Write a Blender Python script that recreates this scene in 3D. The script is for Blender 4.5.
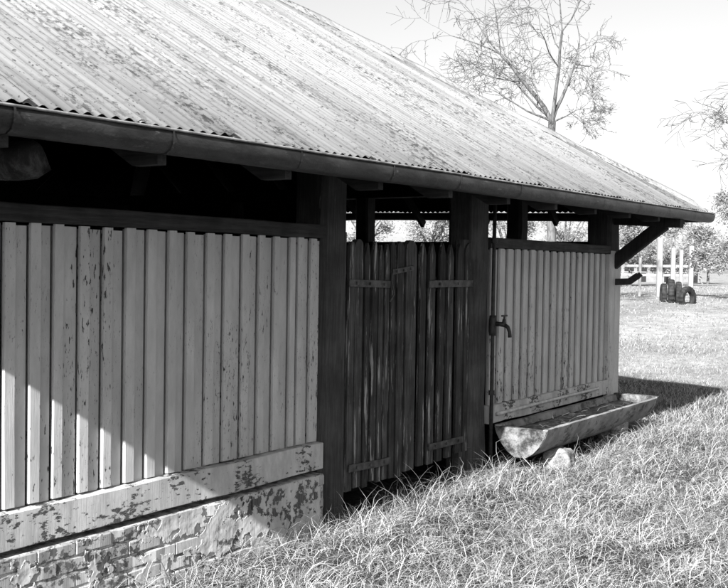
import bpy, bmesh, math, random
import numpy as np
from mathutils import Vector, Matrix
from mathutils import noise as mnoise

# ------------------------------------------------------------------ camera
F, CX, CY = 1000.0, 364.0, 294.0            # photo pixels (728 x 588)
VPX, VPY, ROLL = 1052.0, 278.0, math.radians(0.9)
H, D = 1.7, 4.17                            # eye height over the rail datum, distance to the front wall (y = 0)
w_ = np.array([(VPX-CX)/F, (VPY-CY)/F, 1.0]); w_ /= np.linalg.norm(w_)
u_ = np.array([math.sin(ROLL), -math.cos(ROLL), 0.0])
u_[2] = -(w_[0]*u_[0]+w_[1]*u_[1])/w_[2]; u_ /= np.linalg.norm(u_)
n_ = np.cross(u_, w_); n_ = n_ if n_[2] > 0 else -n_
RW = np.stack([w_, n_, u_])                 # camera -> world
CAM = np.array([0.0, -D, H])
def ray(px, py): return RW @ np.array([(px-CX)/F, (py-CY)/F, 1.0])
def onY(px, py, y=0.0):
    d = ray(px, py); return CAM + d*((y-CAM[1])/d[1])
def onX(px, py, x):
    d = ray(px, py); return CAM + d*((x-CAM[0])/d[0])
def atR(px, py, r):                          # point at horizontal distance r along a pixel's direction
    d = ray(px, py); return CAM + d*(r/math.hypot(d[0], d[1]))

sc = bpy.context.scene
for o in list(bpy.data.objects): bpy.data.objects.remove(o)
COL = sc.collection
cam = bpy.data.cameras.new('camera'); camo = bpy.data.objects.new('camera', cam); COL.objects.link(camo)
rt, up, fw = RW @ [1,0,0], RW @ [0,-1,0], RW @ [0,0,1]
camo.matrix_world = Matrix(((rt[0],up[0],-fw[0],CAM[0]),(rt[1],up[1],-fw[1],CAM[1]),(rt[2],up[2],-fw[2],CAM[2]),(0,0,0,1)))
cam.sensor_width = 36; cam.lens = F/728*36; cam.clip_start = 0.05; cam.clip_end = 3000
sc.camera = camo

# ------------------------------------------------------------------ light (black-and-white film: neutral sky and sun)
TS = Vector((-1.69, -0.32, 1.0)).normalized()     # towards the sun
world = bpy.data.worlds.new('World'); sc.world = world; world.use_nodes = True
nt = world.node_tree; nt.nodes.clear()
sky = nt.nodes.new('ShaderNodeTexSky'); sky.sky_type = 'NISHITA'; sky.sun_disc = False
sky.sun_elevation = math.asin(TS.z); sky.sun_rotation = math.atan2(TS.x, TS.y)
sky.dust_density = 1.0; sky.air_density = 1.0
bw = nt.nodes.new('ShaderNodeSeparateColor'); bg = nt.nodes.new('ShaderNodeBackground'); wo = nt.nodes.new('ShaderNodeOutputWorld')   # film sees the sky's brightest channel as grey
bg.inputs[1].default_value = 0.05
bw.mode = 'HSV'; nt.links.new(sky.outputs[0], bw.inputs[0]); nt.links.new(bw.outputs[2], bg.inputs[0]); nt.links.new(bg.outputs[0], wo.inputs[0])
sl = bpy.data.lights.new('sun', 'SUN'); sl.energy = 5.0; sl.angle = math.radians(0.55); sl.color = (1,1,1)
so = bpy.data.objects.new('sun', sl); COL.objects.link(so); so.rotation_euler = TS.to_track_quat('Z','Y').to_euler(); so.location = (-20,-8,20)
sc.view_settings.view_transform = 'Standard'; sc.view_settings.look = 'None'
sc.view_settings.exposure = 1.62; sc.view_settings.gamma = 1.0; sc.view_settings.use_curve_mapping = False
sc.render.engine = 'CYCLES'

rng = random.Random(7); nr = np.random.default_rng(11)

# ------------------------------------------------------------------ materials
def g(v): return (v, v, v, 1)
class NT:
    def __init__(s, name):
        s.m = bpy.data.materials.new(name); s.m.use_nodes = True; s.t = s.m.node_tree; s.t.nodes.clear()
        s.out = s.n('ShaderNodeOutputMaterial'); s.p = s.n('ShaderNodeBsdfPrincipled')
        s.l(s.p.outputs[0], s.out.inputs[0]); s.pos = s.n('ShaderNodeNewGeometry')
    def n(s, k): return s.t.nodes.new(k)
    def l(s, a, b): s.t.links.new(a, b)
    def noise(s, scale=(1,1,1), sc_=5, det=6, rough=.6, off=(0,0,0), rot=(0,0,0)):
        mp = s.n('ShaderNodeMapping'); mp.inputs['Scale'].default_value = scale; mp.inputs['Location'].default_value = off
        mp.inputs['Rotation'].default_value = rot
        s.l(s.pos.outputs['Position'], mp.inputs[0])
        t = s.n('ShaderNodeTexNoise'); t.inputs['Scale'].default_value = sc_; t.inputs['Detail'].default_value = det; t.inputs['Roughness'].default_value = rough
        s.l(mp.outputs[0], t.inputs['Vector']); return t.outputs[0]
    def ramp(s, v, a, b, ca=0., cb=1.):
        r = s.n('ShaderNodeMapRange'); r.inputs[1].default_value = a; r.inputs[2].default_value = b; r.inputs[3].default_value = ca; r.inputs[4].default_value = cb
        r.interpolation_type = 'SMOOTHSTEP'; s.l(v, r.inputs[0]); return r.outputs[0]
    def mul(s, a, b, op='MULTIPLY'):
        m = s.n('ShaderNodeMath'); m.operation = op
        for i, v in enumerate((a, b)):
            if isinstance(v, (int, float)): m.inputs[i].default_value = v
            else: s.l(v, m.inputs[i])
        return m.outputs[0]
    def mix(s, fac, a, b):
        m = s.n('ShaderNodeMix'); m.data_type = 'FLOAT'
        for i, v in ((0, fac), (2, a), (3, b)):
            if isinstance(v, (int, float)): m.inputs[i].default_value = v
            else: s.l(v, m.inputs[i])
        return m.outputs[0]
    def rnd(s): return s.n('ShaderNodeObjectInfo').outputs['Random']
    def isl(s): return s.pos.outputs['Random Per Island']
    def col(s, v): s.l(v, s.p.inputs['Base Color'])
    def bump(s, h, strength=.4, dist=.005):
        b = s.n('ShaderNodeBump'); b.inputs['Strength'].default_value = strength; b.inputs['Distance'].default_value = dist
        s.l(h, b.inputs['Height']); s.l(b.outputs[0], s.p.inputs['Normal'])
    def fin(s, rough=.8, spec=.3):
        s.p.inputs['Roughness'].default_value = rough; s.p.inputs['Specular IOR Level'].default_value = spec; return s.m

def peeling(name, paint, under, lo, hi, stretch, scale, fine=0.1, rough=.65, bumpd=.003, fleck=.62, big=(1.2,1.2,.5), var=.15):
    t = NT(name)
    a = t.noise(stretch, scale, 8, .65); b = t.noise(big, 1.3, 3, .5, (3,1,7))
    f = t.mul(a, t.ramp(b, .3, .7, -.12, .12), 'ADD')
    peel = t.ramp(f, lo, hi)                          # 1 = paint gone
    fl = t.mul(t.ramp(t.noise((stretch[0]*1.6, stretch[1]*1.6, stretch[2]*1.6), scale*1.6, 4, .7, (9,4,2)), fleck, fleck+.05), t.ramp(t.noise(big, 1.7, 4, .6, (1,9,4)), .42, .6))
    peel = t.mul(peel, fl, 'MAXIMUM')
    grime = t.ramp(t.noise((1,1,.35), 7, 6, .7, (5,5,5)), .35, .75, 1-fine*2, 1.0)
    grain = t.ramp(t.noise((40,40,2.2), 3, 4, .6), .3, .7, .55, 1.2)
    pc = t.mul(t.mul(grime, paint), t.ramp(t.rnd(), 0, 1, 1-var, 1.0))
    uc = t.mul(grain, under)
    t.col(t.mix(peel, pc, uc))
    t.bump(t.mul(t.mul(peel, -1.0), t.mul(grain, .25), 'ADD'), .7, bumpd)
    return t.fin(rough)

def wood(name, a, b, along='z', rough=.85, streak=(0,0), spec=.2):
    t = NT(name)
    s = {'z': (28,28,1.6), 'x': (1.6,28,28), 'y': (28,1.6,28)}[along]
    gr = t.noise(s, 2.0, 7, .7); pat = t.noise((1,1,1), 3.0, 5, .6, (2,8,1))
    v = t.mul(t.ramp(gr, .25, .75, a, b), t.ramp(pat, .3, .7, .6, 1.25))
    v = t.mul(v, t.ramp(t.rnd(), 0, 1, .75, 1.2))
    if streak[1]:
        f = t.ramp(t.noise((s[0]*.8, s[1]*.8, s[2]*.9), 1.3, 6, .7, (4,4,4)), streak[0], streak[0]+.07)
        v = t.mix(f, v, streak[1])
    t.col(v); t.bump(gr, .6, .006); return t.fin(rough, spec)

M = {}
M['panel'] = peeling('panel_paint', .50, .045, .675, .71, (30,30,8.0), 1.6, .12, fleck=.615, var=.07)
M['rail_white'] = peeling('rail_paint', .60, .07, .565, .62, (11,18,24), 1.7, .2, fleck=.66, big=(2,2,2))
M['brick'] = peeling('painted_brick', .58, .09, .575, .63, (14,14,16), 1.7, .25, fleck=.66, bumpd=.004, big=(2,2,3), var=.25)
M['coat'] = peeling('render_coat', .58, .08, .59, .63, (14,14,14), 1.2, .2, fleck=.68, bumpd=.003, big=(2,2,2))
M['rail_dark'] = wood('dark_rail_wood', .018, .055, 'x', streak=(.68, .14))
M['post'] = wood('post_wood', .026, .066, 'z', streak=(.68, .16))
M['gate'] = wood('gate_wood', .018, .075, 'z', streak=(.57, .28))
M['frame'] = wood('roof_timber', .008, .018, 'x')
M['rafter'] = wood('rafter_timber', .02, .05, 'y')
M['brace'] = wood('brace_timber', .012, .03, 'z')
M['far_white'] = NT('far_white_paint').m; M['far_white'].node_tree.nodes['Principled BSDF'].inputs['Base Color'].default_value = g(.26)

t = NT('mortar'); t.col(t.ramp(t.noise((1,1,1), 14, 6, .7), .38, .6, .10, .46)); t.bump(t.noise((1,1,1), 40, 6, .7), .8, .012); M['mortar'] = t.fin(.95)

# galvanised corrugated iron: weathered zinc with lichen and rust flecks running down the slope
t = NT('galvanised_iron')
base = t.ramp(t.noise((1.2,.4,.4), 2.2, 5, .6), .3, .7, .225, .275)
base = t.mul(base, t.ramp(t.rnd(), 0, 1, .93, 1.05))
streak = t.ramp(t.noise((22,.5,.5), 1.5, 5, .65), .32, .68, .86, 1.05)
zone = t.ramp(t.noise((1.5,.35,.35), 1.5, 5, .65, (7,1,0)), .44, .60, .04, 1.0)
spot1 = t.ramp(t.noise((17,8,8), 2.2, 6, .66, (1,2,3)), .485, .59, 0, .85)
spot2 = t.ramp(t.noise((24,15,15), 2.2, 4, .6, (5,2,9)), .60, .65, 0, .8)
long = t.ramp(t.noise((5,.22,.22), 1.4, 6, .68, (2,5,8)), .47, .66, 1.0, .72)
v = t.mul(t.mul(base, streak), long); v = t.mix(t.mul(spot1, zone), v, .035); v = t.mix(spot2, v, .05)
t.col(v); t.bump(t.noise((1,1,1), 25, 4), .12, .003); M['iron'] = t.fin(.75, .12)

t = NT('loft_shade_iron'); t.col(t.ramp(t.noise((1,1,1), 8, 5), .3, .7, .003, .008)); M['iron_under'] = t.fin(.95, .0)  # dirty sheet underside, with the loft's darkness put into its near-black colour
t = NT('gutter_metal')
v = t.ramp(t.noise((1,3,3), 4, 6, .65), .3, .72, .006, .036)
v = t.mix(t.ramp(t.noise((2.5,6,6), 3, 6, .7, (3,3,3)), .60, .66), v, .016)
v = t.mix(t.ramp(t.noise((2,7,7), 4, 6, .72, (8,1,3)), .58, .70), v, .075)
t.col(v); t.bump(t.noise((1,2,2), 9, 6), .6, .012); M['gutter'] = t.fin(.5, .4)
t = NT('bead_highlight'); t.col(t.ramp(t.noise((3,3,3), 4, 5), .35, .7, .12, .34)); M['bead'] = t.fin(.35, .5)  # lip highlight put into the colour: bead far paler than the gutter
t = NT('rusty_iron'); t.col(t.ramp(t.noise((1,1,1), 25, 6), .3, .7, .008, .03)); t.bump(t.noise((1,1,1), 60, 5), .5, .003); M['iron_dark'] = t.fin(.6, .4)
t = NT('hinge_iron'); t.col(t.ramp(t.noise((1,1,1), 18, 6), .35, .7, .016, .075)); t.bump(t.noise((1,1,1), 60, 5), .5, .003); M['hinge'] = t.fin(.6, .4)

t = NT('concrete')
v = t.ramp(t.noise((1,1,1), 4, 7, .65), .3, .72, .16, .33)
v = t.mix(t.ramp(t.noise((1.4,2,2), 4, 8, .7, (3,2,2)), .50, .62, 0, .8), v, .045)
t.col(v); t.bump(t.noise((1,1,1), 16, 8, .75), .9, .02); M['concrete'] = t.fin(.9, .2)
t = NT('shaded_concrete'); t.col(t.ramp(t.noise((1,1,1), 7, 8, .75), .38, .66, .03, .24)); t.bump(t.noise((1,1,1), 18, 8, .75), .9, .02); M['shaded_end'] = t.fin(.95, .1)  # trough ends: eave shade put into a darker concrete colour
t = NT('stone_block'); t.col(t.ramp(t.noise((1,1,1), 9, 8, .75), .35, .65, .07, .30)); t.bump(t.noise((1,1,1), 14, 7, .7), .7, .02); M['stone'] = t.fin(.92, .2)
t = NT('murky_water'); t.col(t.ramp(t.noise((1,1,1), 14, 7, .7), .45, .70, .006, .05)); t.bump(t.noise((1,1,1), 18, 6), .6, .02); M['water'] = t.fin(.6, .15)
t = NT('pale_pipe'); t.col(t.ramp(t.noise((1,1,1), 12, 5), .3, .7, .30, .5)); M['pipe'] = t.fin(.5, .4)
t = NT('tyre_rubber'); t.col(t.ramp(t.noise((1,1,1), 6, 5), .35, .7, .008, .03)); M['tyre'] = t.fin(.75, .3)

t = NT('soil')
v = t.ramp(t.noise((1,1,1), 6, 8, .75), .3, .72, .02, .09)
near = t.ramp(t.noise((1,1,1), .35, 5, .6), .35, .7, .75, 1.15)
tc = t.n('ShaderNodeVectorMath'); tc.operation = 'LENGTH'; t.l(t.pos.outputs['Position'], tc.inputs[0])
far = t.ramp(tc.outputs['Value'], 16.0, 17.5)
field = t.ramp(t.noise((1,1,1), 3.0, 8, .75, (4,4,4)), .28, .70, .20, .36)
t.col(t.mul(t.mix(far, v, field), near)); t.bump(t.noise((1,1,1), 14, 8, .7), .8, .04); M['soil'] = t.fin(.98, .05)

def leafy(name, lo, hi, trans=.35, gloss=.15):
    t = NT(name); t.col(t.ramp(t.isl(), 0, 1, lo, hi)); t.fin(.75, gloss)
    tr = t.n('ShaderNodeBsdfTranslucent'); t.l(t.p.inputs['Base Color'].links[0].from_socket, tr.inputs[0])
    mx = t.n('ShaderNodeMixShader'); mx.inputs[0].default_value = trans
    t.l(t.p.outputs[0], mx.inputs[1]); t.l(tr.outputs[0], mx.inputs[2]); t.l(mx.outputs[0], t.out.inputs[0]); return t.m
M['grass'] = leafy('dry_grass', .03, .46, .15)
M['grass_tuft'] = leafy('bleached_tuft', .16, .62, .2)
M['grass_far'] = leafy('bleached_grass', .20, .44, .25)
M['leaf'] = leafy('eucalypt_leaf', .14, .40, .4)  # overexposed fade of the far trees put into a lighter leaf colour
M['dead_leaf'] = leafy('dead_leaf', .05, .14, .2)
t = NT('pale_bark'); t.col(t.ramp(t.noise((6,6,1.5), 3, 5), .3, .7, .06, .15)); M['bark'] = t.fin(.9, .1)
t = NT('far_wall'); t.col(t.ramp(t.noise((1,1,1), 1.5, 4), .3, .7, .15, .21)); M['far_wall'] = t.fin(.9)
t = NT('dark_glass'); t.p.inputs['Base Color'].default_value = g(.02); M['glass'] = t.fin(.15, .5)

# ------------------------------------------------------------------ mesh helpers
def tag(o, label=None, cat=None, group=None, kind=None):
    if label: o['label'] = label
    if cat: o['category'] = cat
    if group: o['group'] = group
    if kind: o['kind'] = kind
    return o
def empty(name, parent=None, loc=(0,0,0)):
    o = bpy.data.objects.new(name, None); COL.objects.link(o); o.location = loc; o.empty_display_size = .2
    if parent: link(o, parent)
    return o
def link(o, parent):
    o.parent = parent
    o.matrix_parent_inverse = parent_world(parent).inverted()
def parent_world(p):
    m = p.matrix_basis.copy()
    if p.parent: m = parent_world(p.parent) @ p.matrix_parent_inverse @ m
    return m
def mesh(name, vs, fs, mat, smooth=False):
    me = bpy.data.meshes.new(name); me.from_pydata([tuple(v) for v in vs], [], fs); me.materials.append(mat)
    if smooth: me.polygons.foreach_set('use_smooth', [True]*len(me.polygons))
    me.update(); return me
def place(name, me, parent=None, loc=(0,0,0), rot=(0,0,0), scale=(1,1,1)):
    o = bpy.data.objects.new(name, me); COL.objects.link(o)
    o.location = loc; o.rotation_euler = rot; o.scale = scale
    if parent: link(o, parent)
    return o
class MB:
    def __init__(s): s.v = []; s.f = []
    def add(s, vs, fs):
        k = len(s.v); s.v += [tuple(v) for v in vs]; s.f += [tuple(i+k for i in f) for f in fs]; return s
    def timber(s, p0, p1, w, h, side=None, ch=.12, segs=1, jit=0., taper=1.0, rr=rng):
        """chamfered beam p0->p1; w along 'side', h along the third axis"""
        p0, p1 = Vector(p0), Vector(p1); ax = (p1-p0).normalized()
        if side is None: side = Vector((1,0,0)) if abs(ax.x) < .7 else Vector((0,1,0))
        sd = (Vector(side) - ax*Vector(side).dot(ax)).normalized(); th = ax.cross(sd)
        c = ch*min(w, h)
        prof = [(-w/2+c,-h/2),(w/2-c,-h/2),(w/2,-h/2+c),(w/2,h/2-c),(w/2-c,h/2),(-w/2+c,h/2),(-w/2,h/2-c),(-w/2,-h/2+c)]
        vs = []
        for i in range(segs+1):
            k = i/segs; p = p0.lerp(p1, k); tp = 1+(taper-1)*k
            ja, jb = rr.gauss(0, jit), rr.gauss(0, jit)
            for a, b in prof: vs.append(p + sd*(a*tp+ja+rr.gauss(0, jit*.3)) + th*(b*tp+jb+rr.gauss(0, jit*.3)))
        fs = []
        for i in range(segs):
            for j in range(8):
                a = i*8+j; b = i*8+(j+1) % 8; fs.append((a, b, b+8, a+8))
        fs.append(tuple(range(7, -1, -1))); fs.append(tuple(range(segs*8, segs*8+8)))
        return s.add(vs, fs)
    def box(s, x0, x1, y0, y1, z0, z1, ch=.06, segs=1, jit=0.):
        d = (x1-x0, y1-y0, z1-z0); k = d.index(max(d)); c = ((x0+x1)/2, (y0+y1)/2, (z0+z1)/2)
        if k == 0: return s.timber((x0,c[1],c[2]), (x1,c[1],c[2]), d[1], d[2], (0,1,0), ch, segs, jit)
        if k == 1: return s.timber((c[0],y0,c[2]), (c[0],y1,c[2]), d[0], d[2], (1,0,0), ch, segs, jit)
        return s.timber((c[0],c[1],z0), (c[0],c[1],z1), d[0], d[1], (1,0,0), ch, segs, jit)
    def tube(s, pts, rad, n=8, cap=True):
        pts = [Vector(p) for p in pts]; m = len(pts)
        if not hasattr(rad, '__len__'): rad = [rad]*m
        ref = None; vs = []
        for i, p in enumerate(pts):
            ax = (pts[min(i+1, m-1)]-pts[max(i-1, 0)]).normalized()
            if ref is None: ref = ax.orthogonal().normalized()
            ref = (ref-ax*ref.dot(ax)); ref = ref.normalized() if ref.length > 1e-5 else ax.orthogonal().normalized()
            b = ax.cross(ref)
            for j in range(n):
                t = 2*math.pi*j/n; vs.append(p+(ref*math.cos(t)+b*math.sin(t))*rad[i])
        fs = []
        for i in range(m-1):
            for j in range(n):
                a = i*n+j; b = i*n+(j+1) % n; fs.append((a, b, b+n, a+n))
        if cap: fs.append(tuple(range(n-1, -1, -1))); fs.append(tuple(range((m-1)*n, m*n)))
        return s.add(vs, fs)
    def extrude(s, prof, x0, x1):        # (y,z) polygon swept along x
        n = len(prof); vs = [(x0, y, z) for y, z in prof]+[(x1, y, z) for y, z in prof]
        fs = [(j, (j+1) % n, (j+1) % n+n, j+n) for j in range(n)]+[tuple(range(n-1, -1, -1)), tuple(range(n, 2*n))]
        return s.add(vs, fs)
    def build(s, name, mat, parent=None, smooth=False, loc=(0,0,0)):
        me = mesh(name, s.v, s.f, mat, smooth)
        bm = bmesh.new(); bm.from_mesh(me); bmesh.ops.recalc_face_normals(bm, faces=bm.faces); bm.to_mesh(me); bm.free()
        return place(name, me, parent, loc)

# ------------------------------------------------------------------ ground
def sstep(a, b, x):
    t = np.clip((x-a)/(b-a), 0, 1); return t*t*(3-2*t)
def gz(x, y):
    x = np.asarray(x, float); y = np.asarray(y, float)
    r = np.hypot(x, y+4.17)
    base = -.15 + .9*sstep(15, 46, r)
    wob = .025*np.sin(x*1.7+.6)*np.cos(y*1.3+.4)+.02*np.sin(x*.7-y*.9)+.012*np.sin(x*4.1+y*3.3)
    base = base+.10*np.exp(-((x-6.7)/1.6)**4-((y+.52)/.33)**2)
    base = base+.14*np.exp(-((x-10.2)/1.25)**2-((y+1.0)/.55)**2)
    return base + wob*np.clip(r/6, 0, 1)*(1-.6*sstep(12, 30, r))
def axis_pts(lo, hi, c0, c1, fine, grow):
    a = list(np.arange(c0, c1, fine)); d = fine
    x = c1
    while x < hi: a.append(x); d *= grow; x += d
    a.append(hi); x = c0; d = fine
    b = []
    while x > lo:
        d *= grow; x -= d; b.append(max(x, lo))
    return np.array(sorted(set(b))+a)
gx = axis_pts(-400, 1200, -2, 18, .14, 1.12); gy = axis_pts(-700, 900, -8, 6, .14, 1.12)
X, Y = np.meshgrid(gx, gy, indexing='ij'); Z = gz(X, Y)
nx, ny = X.shape
vs = np.stack([X, Y, Z], -1).reshape(-1, 3)
idx = np.arange(nx*ny).reshape(nx, ny)
fq = np.stack([idx[:-1,:-1], idx[1:,:-1], idx[1:,1:], idx[:-1,1:]], -1).reshape(-1, 4)
me = bpy.data.meshes.new('ground'); me.from_pydata(vs.tolist(), [], fq.tolist()); me.materials.append(M['soil'])
me.polygons.foreach_set('use_smooth', [True]*len(me.polygons)); me.update()
tag(place('ground', me), kind='structure')

# ------------------------------------------------------------------ the stable
TP = .585                                  # slope of the long roof faces
YE, YB = -.80, 9.10                        # sheet edge front / back
XL, XR = 1.29, 12.08                       # sheet edge left / right end
VH = (YB-YE)/2; HA = .75                   # half span, hip plan ratio
TE = TP/HA
def EZ(x): return 2.302 + .0100*(x-2.3)    # the eaves rise a little towards the far end
WX0, WX1 = 2.2, 11.25
stable = empty('stable', None, (6.7, 4.1, -.15))
tag(stable, 'long low timber stable with white battened panels under a corrugated iron hip roof', 'building')

# --- roof sheets
roof = empty('roof', stable, (6.7, 4.1, 2.3))
PITCH, AMP = .0762, .0078
def corr_sheet(u0, u1, v0, v1, fn, L, ends, lift, ha, name, phase):
    n = int(round((u1-u0)/PITCH*6)); rows = 3
    bm = bmesh.new(); grid = []
    wob = [rng.gauss(0, .0022) for _ in range(rows+1)]
    for i in range(n+1):
        u = u0+(u1-u0)*i/n; c = []
        for j in range(rows+1):
            v = v0+(v1-v0)*j/rows
            c.append(bm.verts.new((u, v, AMP*math.sin(2*math.pi*(u-u0)/PITCH)+lift[0]+(.004 if lift[1] > .001 else -.003)*(i/n)+lift[1]*(i/n)**8+wob[j])))
        grid.append(c)
    for i in range(n):
        for j in range(rows): bm.faces.new((grid[i][j], grid[i+1][j], grid[i+1][j+1], grid[i][j+1]))
    for no, co in (((-1/ha if False else -1, ha, 0), (0, 0, 0)), ((1, ha, 0), (L, 0, 0))):
        geom = bm.verts[:]+bm.edges[:]+bm.faces[:]
        bmesh.ops.bisect_plane(bm, geom=geom, plane_co=co, plane_no=no, clear_outer=True)
    if not bm.faces: bm.free(); return
    for v in bm.verts: v.co = fn(*v.co)
    me = bpy.data.meshes.new(name); bm.to_mesh(me); bm.free(); me.materials.append(M['iron']); me.materials.append(M['iron_under'])
    me.polygons.foreach_set('use_smooth', [True]*len(me.polygons))
    o = place(name, me, roof); md = o.modifiers.new('gauge', 'SOLIDIFY'); md.thickness = .0016; md.offset = -1; md.material_offset = 1
def slope(L, V, ha, fn, lap=.001):
    W = PITCH*8
    k = 0; u = 0
    while u < L:
        u1 = min(u+W+PITCH*.55, L)
        li = rng.uniform(-.002, .003)
        corr_sheet(u, u1, rng.uniform(-.008, .010), V, fn, L, None, (li+.002, .022*lap if k % 2 else .004*lap), ha, 'roof_sheet', 0)
        u += W; k += 1
LX = XR-XL; LY = YB-YE
slope(LX, VH, HA, lambda u, v, z: Vector((XL+u, YE+v, EZ(XL+u)+TP*v+z+.015)), 1.0)
slope(LX, VH, HA, lambda u, v, z: Vector((XR-u, YB-v, EZ(XR-u)+TP*v+z+.012)))
VE = VH*HA
slope(LY, VE, 1/HA, lambda u, v, z: Vector((XR-v, YE+u, EZ(XR-v)+TE*v+z+.012+.02*min(u-v/HA, LY-u-v/HA))))
slope(LY, VE, 1/HA, lambda u, v, z: Vector((XL+v, YB-u, EZ(XL+v)+TE*v+z+.012)))
# --- hip and ridge capping
def capping(a, b, wing_a, wing_b):
    a, b = Vector(a), Vector(b); n = max(2, int((b-a).length/.25)); vs = []; fs = []
    for i in range(n+1):
        p = a.lerp(b, i/n); j = Vector((0, 0, rng.gauss(0, .006)))
        for wv in (wing_a, wing_a*.25+Vector((0,0,.035)), Vector((0,0,.05)), wing_b*.25+Vector((0,0,.035)), wing_b):
            vs.append(p+wv*(1+rng.gauss(0, .06))+j+Vector((0,0,.021)))
    for i in range(n):
        for j in range(4): q = i*5+j; fs.append((q, q+1, q+6, q+5))
    m = MB().add(vs, fs); m.build('ridge_cap', M['iron'], roof, True)
ap = VH*HA
cs = {'fr': Vector((XR, YE, EZ(XR))), 'fl': Vector((XL, YE, EZ(XL))), 'br': Vector((XR, YB, EZ(XR))), 'bl': Vector((XL, YB, EZ(XL)))}
zr = EZ(XR-ap)+TP*VH; zl = EZ(XL+ap)+TP*VH
tr_, tl_ = Vector((XR-ap, YE+VH, zr)), Vector((XL+ap, YE+VH, zl))
wf = Vector((0,-.17,-.17*TP)); wr = Vector((.16,0,-.16*TE)); wl = Vector((-.16,0,-.16*TE)); wb = Vector((0,.17,-.17*TP))
capping(cs['fr'].lerp(tr_, .03), tr_, wf, wr); capping(cs['fl'].lerp(tl_, .03), tl_, wf, wl); capping(cs['br'], tr_, wb, wr); capping(cs['bl'], tl_, wb, wl)
capping(tl_, tr_, wf, wb)
for a_, b_ in ((cs['fr'], tr_), (cs['fl'], tl_), (cs['br'], tr_), (cs['bl'], tl_)):
    MB().timber(a_.lerp(b_, .04)-Vector((0,0,.085)), b_-Vector((0,0,.085)), .20, .11, (1,0,0), .05).build('added_hip_rafter', M['frame'], stable)  # wide dark beams added under the hips to stop sun leaking through

# --- gutters
def gutter(p0, p1, out, name, n=70):
    """p0->p1 lip line; out = horizontal unit vector away from the building"""
    p0, p1, out = Vector(p0), Vector(p1), Vector(out)
    prof = [(-.125,-.012),(-.128,-.075),(-.115,-.108),(-.085,-.120),(-.045,-.118),(-.016,-.100),(-.003,-.070),(.0,-.035),(-.004,-.004),
            (-.009,-.004),(-.006,-.036),(-.010,-.068),(-.022,-.094),(-.048,-.110),(-.085,-.112),(-.108,-.100),(-.120,-.075),(-.118,-.012)]
    prof = [(a, b*.9) for a, b in prof]; m = len(prof); vs = []; fs = []
    for i in range(n+1):
        p = p0.lerp(p1, i/n); s = i/n*(p1-p0).length
        d = .006*mnoise.noise(Vector((s*1.1, 3.3, out.x))); e = .004*mnoise.noise(Vector((s*.8, 9.1, out.y)))
        for a, b in prof:
            dent = .006*mnoise.noise(Vector((s*3.0, b*14, 5.0)))*min(1, -b/.03)
            vs.append(p+out*(a+d+dent)+Vector((0, 0, b+e)))
    for i in range(n):
        for j in range(m): q = i*m+j; r = i*m+(j+1) % m; fs.append((q, r, r+m, q+m))
    fs.append(tuple(range(m))); fs.append(tuple(range(n*m, n*m+m)))
    go = MB().add(vs, fs).build(name, M['gutter'], stable, True)
    pts = []
    for i in range(n+1):
        p = p0.lerp(p1, i/n); s = i/n*(p1-p0).length
        d = .006*mnoise.noise(Vector((s*1.1, 3.3, out.x))); e = .004*mnoise.noise(Vector((s*.8, 9.1, out.y)))
        pts.append(p+out*(d-.002)+Vector((0, 0, e)))
    MB().tube(pts, .0065, 6).build('rolled_bead', M['bead'], go, True)
    L = (p1-p0).length; s = .33
    while s < L:
        q = p0.lerp(p1, s/L)
        vs = []; fs = []
        for k in (0, 1):
            c = q+(p1-p0).normalized()*(k*.012-.006)
            for a, b in prof[1:9]: vs.append(c+out*(a*1.01+.0045)+Vector((0, 0, b*1.02)))
        for j in range(7): fs.append((j, j+1, j+9, j+8))
        MB().add(vs, fs).build('gutter_strap', M['gutter'], go)
        s += .885+rng.uniform(-.06, .06)
    return go
YL = -.855                                  # lip of the front gutter
XLL, XRR = XL-.06, XR+.06
gutter((XLL, YL, EZ(XLL)), (XRR, YL, EZ(XRR)), (0,-1,0), 'gutter', 90)
gutter((XRR, YL+.13, EZ(XRR)), (XRR, YE+LY/2, EZ(XRR)+.01*LY), (1,0,0), 'gutter')
gutter((XRR, YE+LY/2, EZ(XRR)+.01*LY), (XRR, YB+.05, EZ(XRR)), (1,0,0), 'gutter')
gutter((XLL, YL+.13, EZ(XLL)), (XLL, YB+.05, EZ(XLL)), (-1,0,0), 'gutter')

# --- rafters with level-cut tails
def rafter(x, yin, lo=.25):
    e = EZ(x); top = lambda y: e+TP*(y-YE)-.035
    yl = YE-.075+0.135                      # tail end just behind the gutter
    lev = e-.150
    yk = YE+(lev-e+.035+lo)/TP
    pr = [(yl, top(yl)), (yin, top(yin)), (yin, top(yin)-lo), (yk, lev), (yl, lev)]
    if yk < yl: pr = pr[:3]+[(yl, top(yl)-lo)]
    MB().extrude(pr, x-.028, x+.028).build('rafter', M['rafter'], stable)
xs = [float(onY(p, 152+ (p-150)*.145, -.66)[0]) for p in (150, 277, 370)]
x = xs[0]-.86
raf = [xs[0]-1.7, xs[0]-.86]+xs
x = xs[-1]+.87
while x < XR-.2: raf.append(x); x += .87+rng.uniform(-.03, .03)
for x in raf:
    yin = YE+min(VH, (x-XL)/HA, (XR-x)/HA)-.02
    if yin > YE+.25: rafter(x, yin)
for k in range(9):
    y = .1+k*1.0
    hl = min(3.0, (y-YE)*HA, (YB-y)*HA)-.1
    m = MB(); m.timber((XR-.06, y, EZ(XR)-.09), (XR-hl, y, EZ(XR)-.09+TE*(hl-.06)), .05, .11, (0,1,0)); m.build('rafter', M['frame'], stable)
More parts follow.
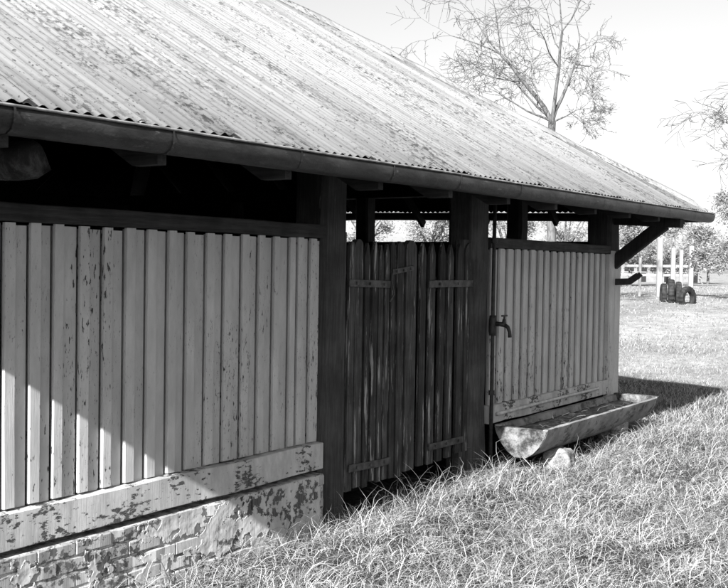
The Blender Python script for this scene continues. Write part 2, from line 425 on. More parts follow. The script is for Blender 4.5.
# purlins under the sheets
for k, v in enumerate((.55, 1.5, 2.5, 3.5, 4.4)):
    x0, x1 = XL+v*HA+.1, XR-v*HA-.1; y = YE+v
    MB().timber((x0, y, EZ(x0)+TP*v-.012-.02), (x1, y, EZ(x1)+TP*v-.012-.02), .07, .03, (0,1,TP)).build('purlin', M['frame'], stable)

# --- posts, plates, tie beams
def post(x0, x1, y0, y1, z0, z1, name='post', mat='post'):
    m = MB(); m.box(x0, x1, y0, y1, z0, z1, .14, 7, .006); return m.build(name, M[mat], stable)
PA = (5.535, 5.825); PB = (7.70, 7.985); PC = (10.93, 11.25)
for a, b in ((2.22, 2.50), PA, PB, PC): post(a, b, -.035, .25, -.35, 2.62)
for y in (1.22, 3.45, 5.7, 8.1): post(10.99, 11.21, y-.1, y+.1, -.3, 2.62)
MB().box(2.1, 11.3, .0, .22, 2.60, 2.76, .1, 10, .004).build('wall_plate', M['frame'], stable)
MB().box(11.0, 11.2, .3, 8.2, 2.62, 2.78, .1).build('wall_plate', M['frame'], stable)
# outrigger, brace and iron bracket at the far corner
xo = 11.09
MB().timber((xo, .2, 2.305), (xo, -.79, 2.255), .12, .13, (1,0,0), .1, 4, .003).build('outrigger_beam', M['brace'], stable)
MB().timber((xo, .05, 1.735), (xo, -.585, 2.235), .12, .14, (1,0,0), .12, 4, .004).build('brace', M['brace'], stable)
m = MB(); m.timber((11.09, -.02, 1.575), (11.09, -.22, 1.585), .055, .075); m.timber((11.09, -.21, 1.585), (11.09, -.31, 1.655), .05, .07)
m.timber((11.09, -.30, 1.67), (11.09, -.335, 1.635), .045, .06); m.build('iron_bracket', M['iron_dark'], stable)
# rough log end under the gutter at the near left
pts = [(2.63, .2, 2.17), (2.63, -.3, 2.145), (2.632, -.58, 2.13), (2.635, -.66, 2.127), (2.637, -.70, 2.125)]
m = MB(); m.tube(pts, [.095, .092, .09, .084, .066], 14)
m.v = [(a+.022*mnoise.noise(Vector((a*17, b*6, c*17))), b+.05*mnoise.noise(Vector((a*18, 4, c*18))), c+.022*mnoise.noise(Vector((a*14, 7, c*14)))) for a, b, c in m.v]
o = m.build('tie_beam_end', NT('x').m, stable, True)
t = NT('split_log'); v = t.ramp(t.noise((1,1,.5), 16, 7, .7), .44, .68, .006, .06); v = t.mix(t.ramp(t.noise((1,1,1), 9, 5, .6, (2,6,6)), .66, .70), v, .3)
t.col(v); t.bump(t.noise((1,1,.5), 22, 7, .7), .9, .02); o.data.materials[0] = t.fin(.8)

# --- board and batten panels
def panel(name, x0, x1, lines, bw_, rails, zt, zb, seed):
    rr = random.Random(seed)
    p = empty(name, stable, ((x0+x1)/2, 0, zb))
    for i in range(len(lines)):
        a = lines[i]; b = lines[i+1] if i+1 < len(lines) else x1
        if a < x0: a = x0
        bb = min(a+bw_*(1+rr.uniform(-.12, .12)), b-.01)
        z1 = zt-.003-rr.uniform(0, .005)
        yy = rr.uniform(-.003, .003)
        o = MB().box(a+.001, bb, -.024+yy, -.001, zb+.02, z1, .10, 3, .0008).build('batten', M['panel'], p)
        MB().box(a+.012, b-.008 if i+1 < len(lines) else b, .0015+.001*(i % 2), .022, zb+.01, z1-.004-rr.uniform(0, .01), .02).build('board', M['panel'], p)
    return p
px1 = [3.6, 29.6, 53.6, 79.3, 102.9, 125, 147, 167.9, 186.4, 206, 224, 241.8, 258.2, 273.2, 289.3, 297, 309.6]
ln = [float(onY(p, 300, -.015)[0]) for p in px1]
pre = [ln[0]-.155*k for k in range(4, 0, -1)]
pan = panel('wall_panel', 2.52, 5.515, pre+ln, .060, None, 1.897, .48, 3)
MB().box(2.45, 5.53, -.045, .03, 1.895, 1.985, .08, 8, .002).build('top_rail', M['rail_dark'], pan)
MB().box(2.45, 5.505, -.066, .03, .305, .487, .05, 10, .0025).build('bottom_rail', M['rail_white'], pan)
n2 = 17; l2 = [8.05+(10.88-8.05)*k/n2+rng.uniform(-.008, .008) for k in range(n2)]
pan2 = panel('wall_panel', 8.0, 10.90, l2, .082, None, 1.897, .44, 5)
MB().box(7.99, 10.92, -.045, .03, 1.895, 1.985, .08, 8, .002).build('top_rail', M['rail_dark'], pan2)
MB().box(8.0, 10.90, -.060, .03, .31, .472, .05, 8, .0025).build('bottom_rail', M['rail_white'], pan2)
MB().box(10.888, 10.925, -.050, .0, .12, 1.89, .08, 4, .001).build('corner_board', M['panel'], pan2)
MB().box(10.928, 11.06, -.052, -.037, .12, 1.93, .08, 4, .001).build('corner_board', M['panel'], pan2)
MB().box(11.066, 11.235, -.050, -.037, .12, 1.91, .08, 4, .001).build('corner_board', M['panel'], pan2)

# --- brick plinth, whitewashed
pl = empty('plinth', stable, (3.9, 0, -.3))
MB().box(2.2, 5.505, -.068, .14, -.4, .272, .02).build('mortar_bed', M['mortar'], pl)
bmesh_brick = []
for k in range(4):
    m = MB(); m.timber((-.1125,0,0), (.1125,0,0), .06, .074, (0,1,0), .13, 3, .0022)
    me = mesh('brick', m.v, m.f, M['brick']); bmesh_brick.append(me)
for c in range(8):
    z = .235-.083*c; x = 2.2+(.118 if c % 2 else 0)+.1125
    while x < 5.40:
        place('brick', rng.choice(bmesh_brick), pl, (x, -.044+rng.uniform(-.004, .004), z+rng.uniform(-.002, .002)), (rng.gauss(0, .02), rng.gauss(0, .008), rng.gauss(0, .012)))
        x += .237
# flaking render coat over the far part of it
nxg, nzg = 640, 110
vs = []; keep = []
for i in range(nxg+1):
    for j in range(nzg+1):
        x = 2.3+3.205*i/nxg; z = -.25+.522*j/nzg
        h = mnoise.fractal(Vector((x*5, 2.2, z*6)), .9, 2.1, 4); h2 = mnoise.fractal(Vector((x*16, 5.2, z*16)), .9, 2.1, 3)
        edge = .004 if j == nzg else 0
        vs.append((x, -.077+.0035*h+.0025*h2+.03*max(0, (x-5.44)/.065)**2, z))
        cover = .12+.9*h+.45*h2+.25*max(-1, x-4.4)
        if x > 4.75: cover = .55+.75*h+.4*h2 - .5*max(0, (z-.12))*(x < 5.25)
        keep.append(cover > 0.06)
fs = []
for i in range(nxg):
    for j in range(nzg):
        a = i*(nzg+1)+j; q = (a, a+nzg+1, a+nzg+2, a+1)
        if sum(keep[k] for k in q) >= 3: fs.append(q)
o = MB().add(vs, fs).build('render_coat', M['coat'], pl, True)
md = o.modifiers.new('s', 'SOLIDIFY'); md.thickness = .0018; md.offset = 0

# --- other walls (dark boarding of the far, left and end sides)
def boardwall(name, a, b, z0, z1, step, mat):
    a, b = Vector((a[0], a[1], 0)), Vector((b[0], b[1], 0)); L = (b-a).length; d = (b-a)/L
    p = empty(name, stable, (a.x, a.y, z0)); s = 0
    while s < L-.01:
        e = min(s+step, L); q0 = a+d*((s+e)/2)
        m = MB(); m.timber((q0.x, q0.y, z0), (q0.x, q0.y, z1+rng.uniform(-.005, .005)), e-s+.004, .03, d, .05); m.build('board', mat, p); s = e
    return p
boardwall('end_wall', (11.12, .25), (11.12, 8.2), -.3, 2.0, .30, M['post'])
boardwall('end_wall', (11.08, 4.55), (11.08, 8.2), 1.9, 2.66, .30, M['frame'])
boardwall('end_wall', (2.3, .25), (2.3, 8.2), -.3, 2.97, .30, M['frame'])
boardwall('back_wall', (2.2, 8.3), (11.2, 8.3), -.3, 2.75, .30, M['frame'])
MB().box(11.04, 11.2, .25, 8.2, 1.992, 2.04, .1).build('end_rail', M['frame'], stable)

# --- double picket gate
def gate(name, pick, x0, x1, hinge_left, zbot):
    p = empty(name, stable, (x0 if hinge_left else x1, .05, zbot))
    for (a, b, top, kind) in pick:
        w = (b-a)*(.86 if kind == 'point' else .95); c = (a+b)/2; th = .026 if kind != 'stile' else .045
        y0 = .005 + rng.uniform(-.003, .003); zb = zbot+rng.uniform(-.015, .02)
        hw = w/2
        if kind == 'point': pr = [(-hw, zb), (hw, zb), (hw, top-.095), (hw*.45, top-.03), (.004, top), (-.004, top), (-hw*.45, top-.03), (-hw, top-.095)]
        elif kind == 'stile': pr = [(-hw, zb), (hw, zb)]+[(hw*math.cos(t), top-hw+hw*math.sin(t)) for t in np.linspace(0, math.pi, 8)]
        else: pr = [(-hw, zb), (hw, zb), (hw, top-.05), (hw*.5, top-.006), (-hw*.4, top), (-hw, top-.03)]
        lean = rng.gauss(0, .004); n = len(pr)
        f_ = [(c+u+lean*(z-zbot), y0, z) for u, z in pr]; b_ = [(c+u+lean*(z-zbot), y0+th, z) for u, z in pr]
        m = MB().add(f_+b_, [tuple(range(n)), tuple(range(2*n-1, n-1, -1))]+[(j, j+n, (j+1) % n+n, (j+1) % n) for j in range(n)])
        m.build('picket' if kind != 'stile' else 'stile', M['gate'], p)
    for z in (.215, 1.572): MB().box(x0, x1, .052, .10, z-.06, z+.06, .06).build('gate_rail', M['gate'], p)
    return p
def gx_(z): return float(onY(330+z/3.676, 300, .01)[0])
L_ = [(64,86,1.885,'flat'),(90,119,1.905,'stile'),(125,146,1.88,'point'),(150,171,1.895,'point'),(175,194,1.87,'point'),(199,216,1.88,'point'),(223,241,1.90,'flat'),(247,271,1.905,'flat'),(277,316,1.92,'stile')]
R_ = [(329,353,1.90,'point'),(364,388,1.905,'point'),(399,421,1.91,'point'),(431,454,1.90,'point'),(466,486,1.915,'point'),(494,530,1.925,'stile')]
gl = gate('gate', [(gx_(a), gx_(b), t_, k) for a, b, t_, k in L_], gx_(64), gx_(316), True, .075)
gr = gate('gate', [(gx_(a), gx_(b), t_, k) for a, b, t_, k in R_], gx_(329), gx_(530), False, .10)
def strap(p, x0, x1, z0, z1, wdt=.055):
    m = MB(); m.timber((x0, -.008, z0), (x1, -.008, z1), .012, wdt, (0,1,0), .15, 3, .001)
    for k in (.18, .5, .85):
        c = (x0+(x1-x0)*k, -.017, z0+(z1-z0)*k); m.timber((c[0], -.010, c[2]), (c[0], -.024, c[2]), .022, .022)
    m.build('hinge_strap', M['hinge'], p)
strap(gl, 5.86, 6.40, 1.585, 1.572); strap(gl, 5.89, 6.44, .235, .215)
strap(gr, 6.98, 7.94, 1.572, 1.572, .06); strap(gr, 7.02, 7.60, .235, .225)
strap(gl, 6.44, 6.74, 1.665, 1.70, .04)
m = MB(); m.tube([(6.42, -.02, 1.66), (6.40, -.03, 1.58), (6.43, -.03, 1.50), (6.38, -.025, 1.44)], .006, 5); m.build('latch_wire', M['hinge'], gl)
MB().box(5.82, 5.87, .02, .10, -.2, 1.95, .1, 4, .002).build('gate_jamb', M['gate'], stable)
MB().box(7.60, 7.71, .02, .10, -.2, 1.95, .1, 4, .002).build('gate_jamb', M['gate'], stable)

# ------------------------------------------------------------------ water: standpipe, tap, feed pipe, trough
sp = empty('standpipe', None, (8.02, -.085, -.2))
tag(sp, 'thin dark iron standpipe with a brass-shaped tap beside the picket gate', 'tap')
sp['label'] = 'dark iron standpipe with a tap fixed beside the picket gate'
XP = 7.972
MB().tube([(XP, -.085, -.25), (XP+.004, -.085, .7), (XP-.004, -.085, 1.5), (XP, -.085, 2.45)], .018, 8).build('pipe', M['iron_dark'], sp, True)
for z in (.6, 1.95): MB().tube([(XP, -.085, z-.02), (XP, -.085, z+.02)], .028, 8).build('pipe_clip', M['iron_dark'], sp)
m = MB(); m.tube([(XP-.002, -.085, 1.11), (XP-.002, -.085, 1.15), (XP, -.085, 1.24), (XP, -.085, 1.29)], [.03, .036, .036, .03], 10)
m.build('tee', M['iron_dark'], sp, True)
tp = MB(); tp.tube([(XP, -.09, 1.215), (XP+.01, -.15, 1.215), (XP+.015, -.20, 1.21)], [.024, .020, .024], 8)
tp.tube([(XP+.012, -.185, 1.20), (XP+.014, -.19, 1.26)], [.022, .015], 8)
to = tp.build('tap_body', M['iron_dark'], sp, True)
m = MB(); m.tube([(XP+.014, -.19, 1.26), (XP+.014, -.19, 1.285)], .009, 6); m.timber((XP-.03, -.19, 1.29), (XP+.06, -.19, 1.29), .018, .014); m.build('tap_handle', M['iron_dark'], to)
m = MB(); m.tube([(XP+.014, -.19, 1.21), (XP+.018, -.225, 1.19), (XP+.02, -.24, 1.15), (XP+.02, -.245, 1.10)], [.02, .018, .017, .019], 8); m.build('spout', M['iron_dark'], to, True)

fp = MB(); a, b = onY(497, 414, -.075), onY(598, 388.5, -.075)
fp.tube([a, (a+b)/2+np.array([0, 0, .004]), b, b+np.array([.05, .02, 0])], .0165, 8)
tag(fp.build('feed_pipe', M['pipe'], None, True), 'pale water pipe lying along the wall behind the concrete trough', 'pipe')

tr = empty('water_trough', None, (9.45, -.33, .1))
tag(tr, 'long low concrete water trough standing in the grass against the wall', 'trough')
YF, YK, ZR = -.62, -.11, .315
outer = [(YF, ZR), (YF+.022, ZR-.075), (YF+.07, ZR-.155), (YF+.13, ZR-.22), (YF+.20, ZR-.265), (YK-.20, ZR-.265), (YK-.13, ZR-.22), (YK-.07, ZR-.155), (YK-.022, ZR-.075), (YK, ZR)]
inner = [(YK-.045, ZR), (YK-.066, ZR-.07), (YK-.12, ZR-.15), (YK-.21, ZR-.205), (YF+.21, ZR-.205), (YF+.12, ZR-.15), (YF+.066, ZR-.07), (YF+.045, ZR)]
def section(x0, x1, y_off=0):
    n = 10; pr = outer+inner; m_ = len(pr); vs = []; fs = []
    for i in range(n+1):
        x = x0+(x1-x0)*i/n
        for k, (y, z) in enumerate(pr):
            vs.append((x, y+y_off+.006*mnoise.noise(Vector((x*4, k*.7, 1))), z+.006*mnoise.noise(Vector((x*4, k*.7, 8)))-.004*(x-8)))
    for i in range(n):
        for j in range(m_): q = i*m_+j; r = i*m_+(j+1) % m_; fs.append((q, r, r+m_, q+m_))
    for i in (0, n):
        for j in range(9):      # ring ends
            pass
        o9 = [i*m_+k for k in range(10)]; i9 = [i*m_+k for k in range(m_-1, 9, -1)]
        # pair outer and inner edges
        im = [0, 1, 2, 3, 3, 4, 4, 5, 6, 7]
        for k in range(9):
            a, b = i9[im[k]], i9[im[k+1]]
            fs.append((o9[k], o9[k+1], b, a) if a != b else (o9[k], o9[k+1], a))
    o = MB().add(vs, fs).build('trough_section', M['concrete'], tr, True); o.data.set_sharp_from_angle(angle=math.radians(50))
XT0, XT1 = 8.0, 10.95
section(XT0, 8.838); section(8.836, 9.627, .004); section(9.625, XT1, .008)
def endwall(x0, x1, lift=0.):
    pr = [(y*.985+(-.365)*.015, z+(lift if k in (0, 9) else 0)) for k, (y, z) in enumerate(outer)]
    MB().extrude(pr, x0, x1).build('trough_end', M['shaded_end'], tr)
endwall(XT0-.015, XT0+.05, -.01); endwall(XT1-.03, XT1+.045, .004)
m = MB()
nn = 60; vs = []; fs = []
for i in range(nn+1):
    for j in range(9):
        x = XT0+.05+(XT1-XT0-.09)*i/nn; y = YF+.072+(YK-YF-.144)*j/8
        vs.append((x, y, ZR-.055-.004*(x-8)+.014*mnoise.fractal(Vector((x*6, y*6, 2)), 1, 2, 4)))
for i in range(nn):
    for j in range(8): q = i*9+j; fs.append((q, q+9, q+10, q+1))
m.add(vs, fs).build('water', M['water'], tr, True)
# loose sticks and straw in the trough
m = MB()
for k in range(28):
    x = rng.uniform(XT0+.15, XT1-.2); y = rng.uniform(YF+.1, YK-.1); a = rng.uniform(0, 6.3); l = rng.uniform(.05, .16)
    z = ZR-.045-.004*(x-8)
    m.tube([(x, y, z), (x+l*.5*math.cos(a), y+l*.5*math.sin(a), z+rng.uniform(.0, .03)), (x+l*math.cos(a), y+l*math.sin(a)*.6, z+rng.uniform(0, .03))], .0025, 3)
tag(m.build('floating_straw', M['dead_leaf'], tr), kind='stuff')

def rough_block(name, c, s, seed, label, cat):
    bm = bmesh.new(); bmesh.ops.create_cube(bm, size=1); bmesh.ops.subdivide_edges(bm, edges=bm.edges[:], cuts=5, use_grid_fill=True)
    for v in bm.verts:
        p = v.co.copy(); q = p*2
        r = max(abs(q.x), abs(q.y), abs(q.z)); l = (abs(q.x)**6+abs(q.y)**6+abs(q.z)**6)**(1/6)
        p = p*(r/l)
        v.co = Vector((p.x*s[0]*(1-.25*(p.z+.5)), p.y*s[1], p.z*s[2]))
        nz = mnoise.fractal(Vector((p.x*2.4+seed, p.y*2.4, p.z*2.4)), 1, 2, 4); v.co += v.co.normalized()*.03*nz
    me = bpy.data.meshes.new(name); bm.to_mesh(me); bm.free(); me.materials.append(M['stone'])
    me.polygons.foreach_set('use_smooth', [True]*len(me.polygons))
    o = place(name, me, None, c); o.rotation_euler.z = seed; return tag(o, label, cat, 'stones propping up the trough')
rough_block('stone_block', (8.47, -.53, -.07), (.30, .24, .30), .15, 'pale rough stone block propping the near part of the concrete trough', 'stone')
rough_block('stone_block', (10.2, -.40, -.05), (.26, .3, .34), 1.3, 'rough stone block propping the far part of the concrete trough', 'stone')

# ------------------------------------------------------------------ grass
def blades(name, P, length, width, bend, rnd_, lean=1.0, mat='grass', parent=None, label=None, cat=None, kind='stuff', nseg=3):
    """P (n,3) roots -> curved tapering blades"""
    n = len(P); az = rnd_.uniform(0, 2*math.pi, n); tw = az+math.pi/2+rnd_.normal(0, .5, n)
    el0 = np.clip(rnd_.normal(1.05, .35, n)/lean, .15, 1.5); drop = rnd_.uniform(.25, 1.0, n)*bend
    turn = rnd_.normal(0, .55, n)
    cols = []; p = P.copy(); e = el0.copy(); a = az.copy()
    wx, wy = np.cos(tw), np.sin(tw)
    for k in range(nseg+1):
        w = width*(1-.82*(k/nseg)**1.5)/2
        if k < nseg:
            cols.append(np.stack([p[:,0]-wx*w, p[:,1]-wy*w, p[:,2]], 1)); cols.append(np.stack([p[:,0]+wx*w, p[:,1]+wy*w, p[:,2]+.0006], 1))
        else: cols.append(p.copy())
        s = length/nseg
        p = p+np.stack([np.cos(e)*np.cos(a)*s, np.cos(e)*np.sin(a)*s, np.sin(e)*s], 1)
        e = e-drop; a = a+turn
    nv = 2*nseg+1
    V = np.stack(cols, 1).reshape(-1, 3)
    base = (np.arange(n)*nv)[:, None]
    me = bpy.data.meshes.new(name)
    nq = nseg-1
    quads = np.concatenate([base+np.array([2*k, 2*k+1, 2*k+3, 2*k+2]) for k in range(nq)], 1).reshape(n, nq*4)
    tri = base+np.array([2*nq, 2*nq+1, 2*nq+2])
    loops = np.concatenate([quads, tri], 1).reshape(-1)
    sizes = np.tile(np.array([4]*nq+[3]), n); starts = np.concatenate([[0], np.cumsum(sizes)[:-1]])
    me.vertices.add(len(V)); me.vertices.foreach_set('co', V.astype(np.float32).ravel())
    me.loops.add(len(loops)); me.loops.foreach_set('vertex_index', loops.astype(np.int32))
    me.polygons.add(len(sizes)); me.polygons.foreach_set('loop_start', starts.astype(np.int32)); me.polygons.foreach_set('loop_total', sizes.astype(np.int32))
    me.update(calc_edges=True); me.materials.append(M[mat])
    return tag(place(name, me, parent), label, cat, None, kind)

def scatter(n, r0, r1, a0, a1, power, rnd_):
    u = rnd_.uniform(0, 1, n); r = (r0**power+u*(r1**power-r0**power))**(1/power); a = rnd_.uniform(a0, a1, n)
    x = r*np.cos(a); y = -4.17+r*np.sin(a)
    inside = (y > np.where((x > 5.85) & (x < 7.7), .12, -.07)) & (x > 2.1) & (x < 11.3) & (y < 8.4)
    trough = (x > 7.95) & (x < 11.0) & (y > -.56)
    ok = ~(inside | (trough & (rnd_.uniform(0, 1, n) < .9)))
    return x[ok], y[ok]
def clumpy(x, y, rnd_, thr):
    v = np.sin(x*3.1+1.3*np.sin(y*2.3))*np.sin(y*3.7+1.1*np.sin(x*1.9))+.6*np.sin(x*8.3+y*5.1)*np.sin(y*9.7-x*4.3)
    return v > rnd_.uniform(-1.9, thr, len(x))
R = math.radians
x, y = scatter(300000, 3.2, 11.5, R(-8), R(66), 1.35, nr); k = clumpy(x, y, nr, .5); x, y = x[k], y[k]
P = np.stack([x, y, gz(x, y)-.01], 1); n = len(P)
big = .75+.5*np.clip(np.sin(x*1.9+.8*np.sin(y*2.6))*np.sin(y*2.3+1.0*np.sin(x*1.4))+.3, 0, 1)
ln_ = np.clip(nr.gamma(4, .032, n)*big, .04, .34)
blades('grass', P, ln_, nr.uniform(.0020, .0052, n)*np.where(nr.uniform(0, 1, n) < .08, 1.8, 1), .95, nr, 1.45, label='thick matted dry grass in front of the stable', cat='grass')
x, y = scatter(60000, 3.2, 12, R(-8), R(66), 1.4, nr); P = np.stack([x, y, gz(x, y)+nr.uniform(.0, .08, len(x))], 1); n = len(P)
blades('grass', P, nr.uniform(.08, .34, n), nr.uniform(.0016, .0042, n), .5, nr, 1.9, label='loose straw runners lying over the grass', cat='grass', nseg=4)
tx, ty = scatter(3000, 3.2, 12, R(-8), R(66), 1.5, nr); k = clumpy(tx, ty, nr, 1.2); tx, ty = tx[k], ty[k]
rep = nr.integers(12, 46, len(tx)); sp = np.repeat(nr.uniform(.015, .06, len(tx)), rep); hs = np.repeat(nr.uniform(.6, 1.35, len(tx)), rep)
x = np.repeat(tx, rep)+nr.normal(0, 1, rep.sum())*sp; y = np.minimum(np.repeat(ty, rep)+nr.normal(0, 1, rep.sum())*sp, np.where((np.repeat(tx, rep) > 2) & (np.repeat(tx, rep) < 11.3), -.08, 99))
P = np.stack([x, y, gz(x, y)-.01], 1); n = len(P)
blades('grass', P, np.clip(nr.gamma(6, .028, n)*hs, .05, .36), nr.uniform(.0025, .0060, n), .75, nr, 1.12, mat='grass_tuft', label='taller bleached tufts standing in the grass', cat='grass', nseg=4)
x, y = scatter(5000, 3.2, 12, R(-8), R(66), 1.4, nr); P = np.stack([x, y, gz(x, y)+nr.uniform(.02, .08, len(x))], 1); n = len(P)
blades('fallen_leaves', P, nr.uniform(.03, .07, n), nr.uniform(.010, .022, n), .5, nr, 2.5, mat='dead_leaf', label='small dead leaves scattered through the grass', cat='leaves', nseg=3)
x, y = scatter(110000, 14.5, 26, R(-6), R(48), 1.2, nr); P = np.stack([x, y, gz(x, y)-.01], 1); n = len(P)
blades('grass', P, np.clip(nr.gamma(5, .017, n)*np.where(x < 14.5, 1.7, 1.0), .03, .26), nr.uniform(.005, .010, n), .8, nr, 1.5, label='pale grass of the yard beyond the stable', cat='grass', nseg=2, mat='grass_far')
x, y = scatter(60000, 10.5, 16.2, R(5), R(40), 1.3, nr); P = np.stack([x, y, gz(x, y)-.01], 1); n = len(P)
blades('grass', P, np.clip(nr.gamma(5, .026, n), .03, .26), nr.uniform(.004, .008, n), .8, nr, 1.3, label='coarse darker grass beyond the end of the stable', cat='grass', nseg=2)
x, y = scatter(70000, 22, 75, R(-4), R(48), 1.2, nr); P = np.stack([x, y, gz(x, y)-.01], 1); n = len(P)
blades('grass', P, np.clip(nr.gamma(5, .018, n), .04, .2), nr.uniform(.014, .03, n), .8, nr, 1.5, label='short bleached grass of the far paddock', cat='grass', nseg=2, mat='grass_far')
# taller straggling stems against the gate, the post and the trough
def stragglers(cx, cy, n, sx, sy, lo, hi, label):
    x = nr.normal(cx, sx, n); y = np.minimum(nr.normal(cy, sy, n), -.06); P = np.stack([x, y, gz(x, y)], 1)
    tag(blades('weed_tuft', P, nr.uniform(lo, hi, n), nr.uniform(.0022, .0048, n), .45, nr, .95, label=label, cat='weeds', nseg=5), group='straggling weeds along the wall')
stragglers(6.15, -.22, 120, .32, .08, .2, .52, 'straggling dry stems curling up before the left gate leaf')
stragglers(7.15, -.28, 90, .38, .07, .18, .42, 'sparse dry stems below the right gate leaf')
stragglers(7.75, -.28, 26, .12, .07, .3, .62, 'bent dry stems at the near end of the trough')
stragglers(5.55, -.24, 80, .25, .07, .18, .42, 'dry stems against the foot of the thick middle post')
stragglers(9.1, -.74, 36, .35, .05, .2, .42, 'dry stems leaning on the front of the trough')
stragglers(4.75, -.24, 60, .35, .07, .16, .36, 'dry stems along the foot of the whitewashed plinth')

# ------------------------------------------------------------------ trees
def grow(trunk, twig, tips, p, d, length, r, depth, rr, droop, spread):
    n = 5 if depth < 3 else 6
    pts = [p.copy()]; rad = [r]; q = p.copy(); dd = d.copy()
    curl = Vector((rr.gauss(0,.10), rr.gauss(0,.10), rr.gauss(0,.05)))
    for i in range(n):
        dd = (dd+curl*(1 if depth > 1 else .5)+Vector((rr.gauss(0,.10), rr.gauss(0,.10), rr.gauss(0,.08)+(.04 if depth < 2 else droop)))).normalized()
        q = q+dd*(length/n); pts.append(q.copy()); rad.append(r*(1-.5*(i+1)/n))
        if depth < 4 and i >= 1 and rr.random() < (.52 if depth > 0 else .5):
            perp = dd.orthogonal().normalized(); perp.rotate(Matrix.Rotation(rr.uniform(0, 6.28), 3, dd))
            nd = (dd*.6+perp*rr.uniform(.5, 1.0)).normalized()
            grow(trunk, twig, tips, q, nd, length*rr.uniform(.45, .85), rad[-1]*.5, depth+1, rr, droop, spread)
        if depth >= 3 and rr.random() < .4: tips.append(q.copy())
    (trunk if depth < 2 else twig).tube(pts, [max(q_, .0055) for q_ in rad], 7 if depth < 2 else (4 if depth < 3 else 3), False)
    if depth >= 4: return
    for k in range(2):
        perp = dd.orthogonal().normalized(); perp.rotate(Matrix.Rotation(rr.uniform(0, 6.28), 3, dd))
        nd = (dd+perp*rr.uniform(.3, .75)*spread).normalized()
        grow(trunk, twig, tips, q, nd, length*rr.uniform(.55, .85), rad[-1]*rr.uniform(.62, .78), depth+1, rr, droop, spread)
def leaf_quads(m, c, s, rr):
    a = Vector((rr.gauss(0,1), rr.gauss(0,1), rr.gauss(0,1))).normalized(); b = a.orthogonal().normalized()
    l = s*rr.uniform(.7, 1.5); w = s*rr.uniform(.25, .5)
    m.add([c-b*w*.1, c+a*l*.5+b*w*.5, c+a*l, c+a*l*.5-b*w*.5], [(0,1,2,3)])
RX = Vector((float(rt[0]), float(rt[1]), 0)).normalized()
def bare_tree(name, label, base, fork_z, limbs, r0, seed, length, leaves, lean=0.):
    rr = random.Random(seed); root = empty(name, None, base); tag(root, label, 'tree')
    trunk, twig, crown = MB(), MB(), MB(); tips = []
    b = Vector(base); fk = b+RX*lean; fk.z = fork_z
    trunk.tube([b-Vector((0,0,.3)), b.lerp(fk, .35)+RX*.08, b.lerp(fk, .7)-RX*.05, fk], [r0*1.35, r0*1.12, r0, r0*.92], 10, False)
    FW = Vector((float(fw[0]), float(fw[1]), 0)).normalized()
    for (dx, dz, dy, l, rs) in limbs:
        d = (RX*dx+Vector((0,0,dz))+FW*dy).normalized(); grow(trunk, twig, tips, fk.copy(), d, l, r0*rs, 0, rr, -.03, 1.0)
    trunk.build('trunk', M['bark'], root, True); tw = twig.build('branches', M['bark'], root, True)
    for tpt in tips:
        if rr.random() < leaves:
            for k in range(rr.randint(1, 2)): leaf_quads(crown, tpt+Vector((rr.gauss(0,.015), rr.gauss(0,.015), rr.gauss(0,.015))), .07, rr)
    crown.build('leaves', M['dead_leaf'], root)
    return root
def gpt(px, r):
    p = atR(px, 270, r); return (float(p[0]), float(p[1]), float(gz(p[0], p[1])))
b1 = gpt(549, 30)
bare_tree('bare_tree', 'tall bare spreading tree with a forked trunk behind the roof', b1, 6.05,
          [(-.40, 1.0, .1, 2.5, .62), (.02, 1.0, -.2, 2.6, .52), (.26, 1.0, .15, 1.9, .54), (-.95, .42, -.3, 1.35, .32), (-.7, .8, .4, 1.6, .36), (.85, .25, .3, .85, .26)], .120, 12, 2.3, .34)
b2 = gpt(762, 26)
bare_tree('bare_tree', 'bare tree reaching drooping branches in from the right edge', b2, 3.9,
          [(-.72, .78, .1, 1.15, .40), (.25, 1.0, -.2, 1.5, .6)], .060, 9, 1.8, .06, .15)

def leafy_tree(label, px, r, top_py, wpx, seed, n=5200, leaf=.2):
    rr = random.Random(seed); base = Vector(gpt(px, r)); root = empty('eucalypt_tree', None, base)
    tag(root, label, 'tree', 'washed-out gum trees along the far side of the paddock')
    ztop = float(atR(px, top_py, r)[2]); hgt = ztop-base.z; rad = wpx/F*r/2
    trunk, crown = MB(), MB(); cl = []
    th = base+Vector((0,0,hgt*.35)); trunk.tube([base-Vector((0,0,.3)), base+Vector((rad*.04, 0, hgt*.18)), th], [hgt*.03, hgt*.024, hgt*.02], 8, False)
    for k in range(rr.randint(16, 22)):
        a = rr.uniform(0, 6.28); q = rr.uniform(.15, 1)**.6; z = rr.uniform(.25, .97)
        ww = rad*q*(1-.55*abs(z-.55)*1.3)
        c = base+Vector((ww*math.cos(a), ww*math.sin(a), hgt*z)); cl.append((c, rr.uniform(.16, .32)*rad))
        trunk.tube([th, th.lerp(c, .5)+Vector((rr.gauss(0,.1), rr.gauss(0,.1), .2)), c], [hgt*.011, hgt*.007, .015], 5, False)
    per = n//len(cl)
    for c, s in cl:
        for k in range(per):
            d = Vector((rr.gauss(0,1), rr.gauss(0,1), rr.gauss(0,.75)))*s*.6
            leaf_quads(crown, c+d, leaf, rr)
    trunk.build('trunk', M['bark'], root, True); crown.build('crown', M['leaf'], root)
leafy_tree('broad leafy gum tree filling the right edge under the branch', 738, 40, 188, 80, 21, 13000, .12)
leafy_tree('leafy gum tree seen between the brace and the white posts', 668, 74, 214, 74, 22, 9000, .18)
leafy_tree('gum tree seen just right of the end post behind the brace', 630, 66, 205, 62, 23, 9000, .17)
leafy_tree('gum tree seen through the gap over the far panel', 565, 58, 190, 74, 24, 9000, .15)
leafy_tree('gum tree seen through the far panel gap beside the gate post', 505, 62, 195, 70, 25, 8000, .15)
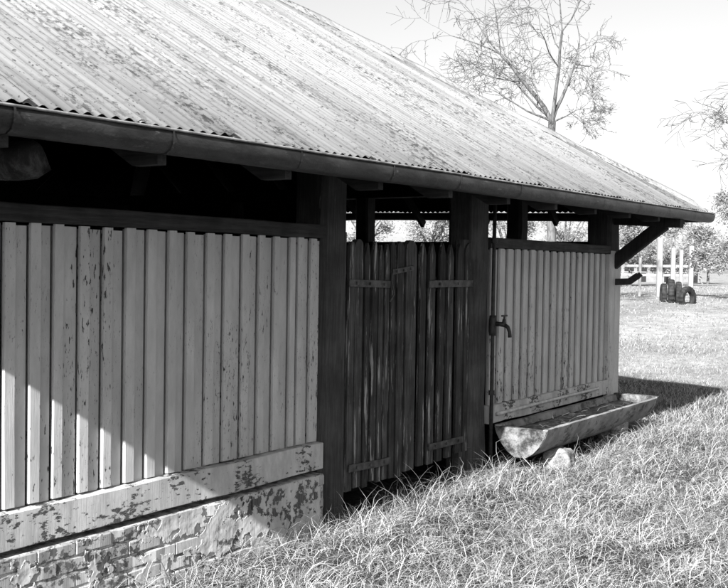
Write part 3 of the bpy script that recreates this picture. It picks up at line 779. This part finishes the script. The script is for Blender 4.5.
leafy_tree('gum tree seen through the gap over the right gate leaf', 430, 50, 185, 80, 26, 9000, .14)
leafy_tree('gum tree seen through the gap over the left gate leaf', 365, 52, 185, 80, 27, 9000, .14)
leafy_tree('round washed-out gum tree far off right of the white posts', 708, 88, 232, 58, 28, 4000, .28)

# ------------------------------------------------------------------ fence, tyres, far house
fence = empty('yard_fence', None, gpt(660, 42)); tag(fence, 'tall white posts with white rails far across the paddock', 'fence')
R0 = 42
for px, tp_, w in ((619, 258, .10), (640, 258, .10), (659.5, 238, .20), (673, 248, .16), (681, 250, .13), (691, 246, .17)):
    q = gpt(px, R0); zt = float(atR(px, tp_, R0)[2])
    MB().timber((q[0], q[1], q[2]-.2), (q[0], q[1], zt), w, w, RX).build('fence_post', M['far_white'], fence)
for py in (265.5, 274.5):
    a, b = atR(612, py, R0+.12), atR(694, py+1.0, R0+.12)
    MB().timber(tuple(a), tuple(b), .05, .10, (0,0,1) if False else Vector((float(fw[0]), float(fw[1]), 0)), .1).build('fence_rail', M['far_white'], fence)

def tyre(px, r, ang, rad, tube, sink, label):
    q = gpt(px, r); m = MB(); vs = []; fs = []; A, B = 40, 12
    prof = []
    for j in range(B):
        t_ = 2*math.pi*j/B; c, s = math.cos(t_), math.sin(t_)
        prof.append((tube*1.05*math.copysign(abs(s)**.6, s), tube*math.copysign(abs(c)**.7, c)))
    for i in range(A):
        a = 2*math.pi*i/A; lug = .018 if i % 2 else 0
        for wy, rr_ in prof:
            R_1 = rad-tube+rr_+(lug if rr_ > tube*.5 else 0)
            vs.append((R_1*math.cos(a), wy, R_1*math.sin(a)))
    for i in range(A):
        for j in range(B): fs.append((i*B+j, i*B+(j+1) % B, ((i+1) % A)*B+(j+1) % B, ((i+1) % A)*B+j))
    o = m.add(vs, fs).build('tyre', M['tyre'], None, False, (q[0], q[1], q[2]+rad-sink))
    o.rotation_euler = (0, 0, ang); tag(o, label, 'tyre', 'tyres half buried in the paddock')
va = math.atan2(RX.y, RX.x)
tyre(664.0, 38.3, va+R(80), .43, .10, .20, 'leftmost upright tyre half buried beside the tallest white post')
tyre(671.8, 38.0, va+R(74), .48, .11, .14, 'largest upright tyre second from left in the tyre row')
tyre(679.0, 37.8, va+R(76), .45, .10, .16, 'upright tyre third from left in the tyre row')
tyre(688.0, 37.2, va+R(38), .44, .10, .26, 'rightmost tyre of the row, turned to show its open hole')

house = empty('far_house', None, gpt(652, 95)); tag(house, 'low pale house with dark windows far behind the white fence', 'house')
q = Vector(gpt(652, 95)); FW = Vector((float(fw[0]), float(fw[1]), 0)).normalized()
def hb(name, x0, x1, y0, y1, z0, z1, mat):
    m = MB(); m.box(x0, x1, y0, y1, z0, z1, .01)
    m.v = [tuple(q+RX*a+FW*b+Vector((0,0,c))) for a, b, c in m.v]; return m.build(name, mat, house)
hb('wall', -4.2, 4.6, 0, 5, -.3, 2.0, M['far_wall'])
for k in range(7):
    a = -3.7+k*1.18
    wdw = hb('window', a, a+.86, -.05, .05, .95, 1.85, M['glass']); 
    f = hb('frame', a-.06, a+.92, -.07, -.055, .86, .94, M['far_white']); link(f, wdw)
    if k % 2 == 0: hb('door_panel', a+.1, a+.8, -.05, .05, .0, .85, M['glass'])
m = MB(); m.add([tuple(q+RX*a+FW*b+Vector((0,0,c))) for a, b, c in ((-4.6,-.5,2.0),(5.0,-.5,2.0),(5.0,5.5,2.0),(-4.6,5.5,2.0),(-3.2,2.5,2.9),(3.6,2.5,2.9))],
      [(0,1,5,4),(1,2,5),(2,3,4,5),(3,0,4),(0,3,2,1)]); m.build('roof', M['far_wall'], house)
